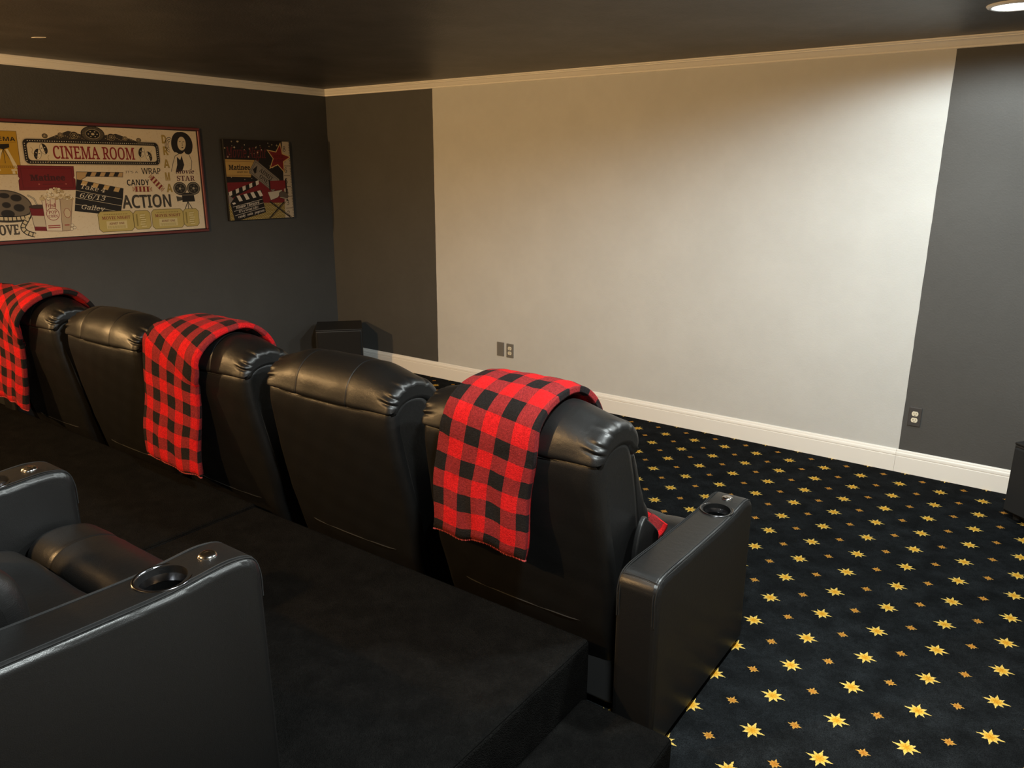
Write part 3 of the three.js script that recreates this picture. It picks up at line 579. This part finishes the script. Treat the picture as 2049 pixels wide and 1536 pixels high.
  word(g, 'CANDY', 1256, 464, 190, 46, AB, K);
  const candy = (x, y, L, Wd, rot) => { g.save(); g.translate(x, y); g.rotate(rot); poly(g, [[-L / 2 - 16, -Wd * 0.45], [-L / 2, 0], [-L / 2 - 16, Wd * 0.45]], '#d9b98e', '#7a2a25', 2); poly(g, [[L / 2 + 16, -Wd * 0.45], [L / 2, 0], [L / 2 + 16, Wd * 0.45]], '#d9b98e', '#7a2a25', 2); g.beginPath(); g.roundRect(-L / 2, -Wd / 2, L, Wd, 8); g.fillStyle = '#e3cfa6'; g.fill(); for (let i = 0; i < 4; i++) { g.fillStyle = '#8c2f2a'; g.fillRect(-L / 2 + 6 + i * L / 4, -Wd / 2, L / 8, Wd); } g.strokeStyle = '#6b231f'; g.lineWidth = 2; g.strokeRect(-L / 2, -Wd / 2, L, Wd); g.restore(); };
  candy(1510, 446, 120, 42, 0.85); candy(1382, 494, 128, 40, 0.02);
  word(g, 'ACTION', 1204, 640, 424, 98, AR, '#2a2622', '#2a2622', 6); word(g, 'ACTION', 1200, 636, 424, 98, AR, null, '#8d8475', 2);
  [['D', 1592, 130], ['R', 1594, 222], ['A', 1592, 325], ['M', 1588, 428], ['A', 1594, 522]].forEach(([s, x, y]) => word(g, s, x, y, 50, 66, AB, '#b59a4a', '#8a7433', 2));
  // dark-haired woman
  g.fillStyle = K; g.beginPath(); g.moveTo(1700, 200); g.bezierCurveTo(1650, 150, 1690, 30, 1760, 36); g.bezierCurveTo(1850, 20, 1890, 110, 1866, 170); g.bezierCurveTo(1860, 220, 1800, 230, 1790, 190); g.bezierCurveTo(1740, 240, 1730, 190, 1700, 200); g.fill();
  disc(g, 1772, 128, 38, 56, '#e3d3b2', null, 0, 0.15); line(g, [[1750, 112], [1766, 110]], K, 4); line(g, [[1782, 114], [1796, 112]], K, 4); line(g, [[1776, 120], [1780, 142], [1772, 144]], K, 2.5); disc(g, 1776, 160, 9, 4, K);
  line(g, [[1756, 180], [1748, 205], [1700, 230], [1674, 290], [1652, 356]], K, 4); line(g, [[1800, 185], [1830, 215], [1850, 270], [1838, 345]], K, 4);
  poly(g, [[1716, 236], [1744, 262], [1760, 225], [1776, 300], [1752, 350], [1690, 362], [1712, 300]], K);
  for (let i = 0; i < 3; i++) { g.beginPath(); g.ellipse(1660, 140, 12 + i * 12, 26 + i * 16, 0.1, 1.4, 5.2); g.strokeStyle = K; g.lineWidth = 4; g.stroke(); }
  word(g, 'Movie', 1688, 372, 172, 36, 'italic bold # serif', '#4a1f22'); word(g, 'STAR', 1692, 432, 168, 42, SB, '#571e22');
  // film camera
  for (const x of [1714, 1840]) { disc(g, x, 494, 58, 50, '#8a8271', K, 6); disc(g, x, 494, 46, 40, '#2b2824'); disc(g, x, 494, 11, 10, '#b8ad95'); for (let i = 0; i < 5; i++) { const a = i / 5 * 6.283; disc(g, x + 27 * Math.cos(a), 494 + 23 * Math.sin(a), 9, 8, '#5d574b'); } }
  poly(g, [[1744, 530], [1810, 530], [1846, 548], [1700, 548]], K); poly(g, [[1724, 550], [1836, 550], [1842, 604], [1724, 606]], K); poly(g, [[1672, 556], [1726, 568], [1726, 590], [1676, 600]], '#4e493f');
  for (const e of [1742, 1774, 1808]) line(g, [[1774, 604], [e, 662]], K, 6);
  // tickets
  const tick = (x0, y0, x1, y1) => { const r = 22; g.beginPath(); g.moveTo(x0 + r, y0); g.lineTo(x1 - r, y0); g.lineTo(x1, y0 + r); g.lineTo(x1, y1 - r); g.lineTo(x1 - r, y1); g.lineTo(x0 + r, y1); g.lineTo(x0, y1 - r); g.lineTo(x0, y0 + r); g.closePath(); g.fillStyle = '#cdbb72'; g.fill(); g.strokeStyle = '#6d6136'; g.lineWidth = 4; g.stroke(); };
  for (const x of [994, 1434]) {
    tick(x, 660, x + 282, 818); tick(x + 284, 664, x + 428, 812);
    word(g, 'MOVIE NIGHT', x + 28, 722, 230, 24, SB, '#7e2a22'); for (let i = 0; i < 14; i++) disc(g, x + 50 + i * 14, 684, 4, 4, '#8c7b3e');
    g.fillStyle = '#e1d4a0'; g.fillRect(x + 60, 736, 164, 62); word(g, 'ADMIT ONE', x + 82, 764, 122, 17, AB, '#8c5a40');
    for (let i = 0; i < 16; i++) { g.fillStyle = '#b7a762'; g.fillRect(x + 70 + i * 9, 772, 4, 22); }
    for (let i = 0; i < 12; i++) { g.fillStyle = i % 2 ? '#ece2b8' : '#b3a25c'; g.fillRect(x + 336 + (i % 3) * 5, 688 + i * 9, 42, 6); } g.fillStyle = '#9a8a4a'; g.fillRect(x + 306, 690, 12, 96);
  }
  // film reel
  disc(g, 360, 590, 166, 104, '#6b6255', '#2a251f', 5, 0.1); disc(g, 350, 668, 160, 40, '#5b5347', '#2a251f', 4, 0.06); disc(g, 360, 590, 158, 97, '#776d5e', null, 0, 0.1);
  for (const [x, y, a, b] of [[430, 540, 36, 24], [440, 610, 36, 26], [360, 650, 44, 28], [280, 540, 36, 24], [270, 615, 36, 26], [360, 588, 28, 20], [355, 522, 34, 18]]) disc(g, x, y, a, b, '#2b2620', '#4c4439', 3, 0.1);
  g.beginPath(); g.moveTo(220, 668); g.bezierCurveTo(340, 690, 440, 690, 490, 676); g.bezierCurveTo(470, 720, 430, 740, 450, 770); g.bezierCurveTo(470, 800, 500, 800, 520, 810); g.lineWidth = 36; g.strokeStyle = '#241f1a'; g.stroke(); g.lineWidth = 24; g.strokeStyle = '#e0d2ae'; g.setLineDash([22, 6]); g.stroke(); g.setLineDash([]);
  word(g, 'LOVE', 240, 796, 178, 68, SB, '#5b5246', '#3a332b', 4);
  // cup and popcorn
  line(g, [[508, 522], [548, 548], [570, 610]], '#8f8878', 12); line(g, [[508, 522], [548, 548], [570, 610]], '#cfc7b3', 5);
  poly(g, [[509, 606], [637, 614], [604, 783], [524, 776]], '#d8cdb6', '#3a2a22', 3); poly(g, [[509, 614], [634, 620], [624, 676], [516, 668]], '#7c1f24'); poly(g, [[524, 748], [609, 754], [604, 784], [524, 777]], '#7c1f24'); disc(g, 573, 606, 66, 13, '#4b3b33', '#241a15', 3);
  poly(g, [[600, 545], [729, 556], [715, 792], [604, 784]], '#ebdfc9', '#5d3b31', 3); poly(g, [[729, 556], [822, 546], [775, 788], [715, 792]], '#c8b598', '#5d3b31', 3);
  for (const [a, b] of [[628, 622], [660, 650], [696, 684]]) line(g, [[a, 552], [b, 640]], '#8e3b35', 4);
  disc(g, 664, 664, 44, 44, '#f0e6d0', '#8e3b35', 4); disc(g, 768, 660, 24, 34, '#dacbac', '#8e3b35', 3);
  word(g, 'Fresh', 620, 612, 74, 26, 'italic bold # serif', '#8c2a28'); word(g, 'POP', 634, 660, 60, 22, SB, '#8c3a34'); word(g, 'CORN', 630, 688, 68, 20, SB, '#8c3a34'); for (const y of [744, 758]) { g.fillStyle = '#a4453e'; g.fillRect(618, y, 86, 8); } g.fillRect(736, 744, 36, 8);
  for (let i = 0; i < 120; i++) { const t = r2(), x = 592 + 228 * t, y = 552 - 80 * Math.sin(Math.PI * t) * r2() + 6 * r2(); disc(g, x, y, 7 + 7 * r2(), 6 + 5 * r2(), ['#efe4c8', '#d9c79d', '#f6eed8', '#c3ad80'][i % 4], i % 3 ? null : '#6c5a3c', 1.5); }
  for (const [x, y] of [[792, 752], [784, 780], [806, 770]]) disc(g, x, y, 12, 10, '#f1e8d2', '#6c5a3c', 2);
});
const PW = 1.615, PHt = 0.778, PZR = 1.295, PYB = 1.284;
{
  const t = thing('framed_picture', 'long framed print reading CINEMA ROOM in a dark red frame', 'picture', [0.001, PYB, PZR + PW / 2], Math.PI / 2);
  // local: x runs along the wall towards the screen, z out of the wall
  const F = 0.019, D = 0.026;
  const rail = (w, h, x, y) => { const g = rbox(w, h, D, 0.006, 3); g.translate(x, y, D / 2); return mesh('frame_rail', g, M.frameRed, t); };
  rail(PW, F, 0, F / 2); rail(PW, F, 0, PHt - F / 2); rail(F, PHt - 2 * F, -PW / 2 + F / 2, PHt / 2); rail(F, PHt - 2 * F, PW / 2 - F / 2, PHt / 2);
  const L = 0.006, iw = PW - 2 * F, ih = PHt - 2 * F;
  for (const [w, h, x, y] of [[iw, L, 0, F + L / 2], [iw, L, 0, PHt - F - L / 2], [L, ih, -iw / 2 + L / 2, PHt / 2], [L, ih, iw / 2 - L / 2, PHt / 2]]) mesh('frame_liner', new THREE.BoxGeometry(w, h, 0.016).translate(x, y, 0.008), M.frameDark, t);
  mesh('backing', new THREE.BoxGeometry(iw, ih, 0.008).translate(0, PHt / 2, 0.004), M.frameDark, t);
  const pr = mesh('print', new THREE.PlaneGeometry(iw - 2 * L, ih - 2 * L).translate(0, PHt / 2, 0.0085), new THREE.MeshStandardMaterial({ map: big, roughness: 0.6 }), t);
  pr.userData.label = 'cream print of cinema motifs and words';
}
const small = canvasTex(950, 950, (g, w, h) => {
  const K = '#181413';
  g.fillStyle = '#1d1718'; g.fillRect(0, 0, w, h);
  for (let i = 0; i < 60; i++) { const x = r2() * 840, y = r2() * 520, s = 4 + 9 * r2(); poly(g, [[x, y - s * 1.3], [x + s * 0.4, y - s * 0.4], [x + s * 1.3, y], [x + s * 0.4, y + s * 0.4], [x, y + s * 1.3], [x - s * 0.4, y + s * 0.4], [x - s * 1.3, y], [x - s * 0.4, y - s * 0.4]], ['#d8cba6', '#b8a67a', '#efe6cc'][i % 3]); }
  // gold dotted ground
  g.fillStyle = '#8b7532'; g.fillRect(0, 720, w, 230); for (let j = 0; j < 14; j++) for (let i = 0; i < 40; i++) disc(g, i * 24 + (j % 2) * 12, 735 + j * 16, 4.5, 4.5, '#d8cfa8');
  poly(g, [[0, 500], [860, 480], [890, 760], [0, 740]], '#7c1f25'); for (let i = 0; i < 500; i++) { g.fillStyle = 'rgba(40,5,8,0.25)'; g.fillRect(r2() * 860, 500 + r2() * 230, 20 * r2(), 3); }
  word(g, 'Movie Night', 12, 205, 570, 120, 'italic # serif', '#5a1d22', '#7d2e33', 3);
  // tape measure strip
  poly(g, [[840, 0], [950, 0], [950, 950], [812, 950]], '#c3b49c'); for (let y = 6; y < 950; y += 20) { g.fillStyle = K; g.fillRect(934, y, 14, 6); }
  for (const y of [215, 300, 420, 560, 680, 830]) line(g, [[835, y], [935, y]], '#2b2320', 5);
  [['8', 122], ['7', 262], ['6', 385], ['5', 520], ['4', 650], ['3', 790], ['2', 930]].forEach(([s, y]) => word(g, s, 846, y, 46, 66, SR, K));
  // matinee ticket
  poly(g, [[0, 225], [412, 232], [404, 290], [338, 440], [0, 430]], '#c8a562', '#5f441c', 4); line(g, [[0, 248], [408, 256]], '#6b4c20', 4); line(g, [[0, 412], [345, 418]], '#6b4c20', 4);
  word(g, 'Matinee', 40, 350, 300, 56, SB, K, K, 3); word(g, 'ADMIT ONE', 150, 386, 150, 18, AB, '#3c2a18');
  // grey admit ticket
  g.save(); g.translate(540, 425); g.rotate(0.62); g.fillStyle = '#8e867c'; g.strokeStyle = '#4d453d'; g.lineWidth = 5; g.beginPath(); g.roundRect(-210, -95, 420, 190, 14); g.fill(); g.stroke(); g.strokeRect(-190, -76, 380, 152); word(g, 'ADMIT', -95, -6, 215, 54, SB, K); word(g, 'ONE', -60, 62, 140, 50, SB, K); poly(g, [[-178, 30], [-150, -50], [-120, 40], [-105, -40], [-128, 60]], K); g.restore();
  // red star
  const st = []; for (let i = 0; i < 10; i++) { const a = -1.35 + i * Math.PI / 5, r = i % 2 ? 82 : 186; st.push([772 + r * Math.cos(a), 205 + r * Math.sin(a)]); }
  poly(g, st, '#7d1a20', '#d9b877', 11); word(g, 'MOVIE', 700, 200, 150, 38, AB, '#5c1418'); word(g, 'NIGHT', 705, 255, 140, 38, AB, '#5c1418');
  // director's chair
  poly(g, [[603, 485], [855, 480], [862, 580], [610, 590]], '#812127'); g.fillStyle = K; g.fillRect(596, 470, 20, 130); g.fillRect(848, 460, 22, 280);
  poly(g, [[570, 622], [798, 596], [720, 690], [608, 724]], '#cfc6b4', '#3a332b', 4); disc(g, 810, 665, 72, 46, '#5b534a', '#2b2520', 4, 0.3); line(g, [[750, 690], [870, 712]], '#bdb29d', 8);
  for (const [a, b] of [[[588, 738], [892, 948]], [[812, 748], [566, 948]]]) { line(g, [a, b], K, 16); line(g, [[a[0] + 26, a[1]], [b[0] + 26, b[1]]], '#3b2c20', 6); }
  // clapperboard
  poly(g, [[0, 617], [443, 478], [436, 528], [60, 676], [10, 700]], '#1a1716', K, 3);
  for (let i = 0; i < 5; i++) { const x = 10 + i * 98, y = 612 - i * 31; poly(g, [[x, y], [x + 46, y - 15], [x + 46, y + 34], [x + 4, y + 52]], '#e6ddcf'); }
  poly(g, [[0, 640], [112, 724], [4, 752]], '#8f857d');
  poly(g, [[20, 748], [100, 664], [478, 596], [480, 670], [518, 868], [64, 964]], '#1a1716', K, 3);
  for (let i = 0; i < 4; i++) { const x = 112 + i * 100, y = 660 - i * 18; poly(g, [[x, y], [x + 48, y - 9], [x + 84, y + 58], [x + 36, y + 68]], '#e6ddcf'); } poly(g, [[40, 742], [84, 734], [96, 752], [60, 762]], '#e6ddcf');
  for (const [a, b] of [[790, 706], [842, 752], [894, 806]]) line(g, [[50 + (a - 790) * 0.2, a], [486 + (a - 790) * 0.2, b]], '#d9d0c2', 5);
  word(g, 'Home Theatre', 92, 816, 345, 34, 'italic bold # serif', '#e6ddcf', null, 0, -0.17); word(g, 'It\'s a Great Life!', 126, 862, 290, 28, 'italic bold # serif', '#e6ddcf', null, 0, -0.17); word(g, 'candy   soda   popcorn', 112, 926, 392, 28, 'italic bold # serif', '#e6ddcf', null, 0, -0.18);
});
{
  const W2 = 0.645, H2 = 0.635, D2 = 0.032;
  const t = thing('canvas_print', 'square unframed canvas print with red star and clapperboard', 'picture', [0.001, 1.354, 0.460 + W2 / 2], Math.PI / 2);
  mesh('stretched_canvas', rbox(W2, H2, D2, 0.004, 2).translate(0, H2 / 2, D2 / 2), new THREE.MeshStandardMaterial({ color: lin(0.012, 0.011, 0.011), roughness: 0.85 }), t);
  mesh('print', new THREE.PlaneGeometry(W2 - 0.006, H2 - 0.006).translate(0, H2 / 2, D2 + 0.0006), new THREE.MeshStandardMaterial({ map: small, roughness: 0.75 }), t).userData.label = 'dark collage of star, tickets and clapperboard';
}
renderer.render(scene, camera);
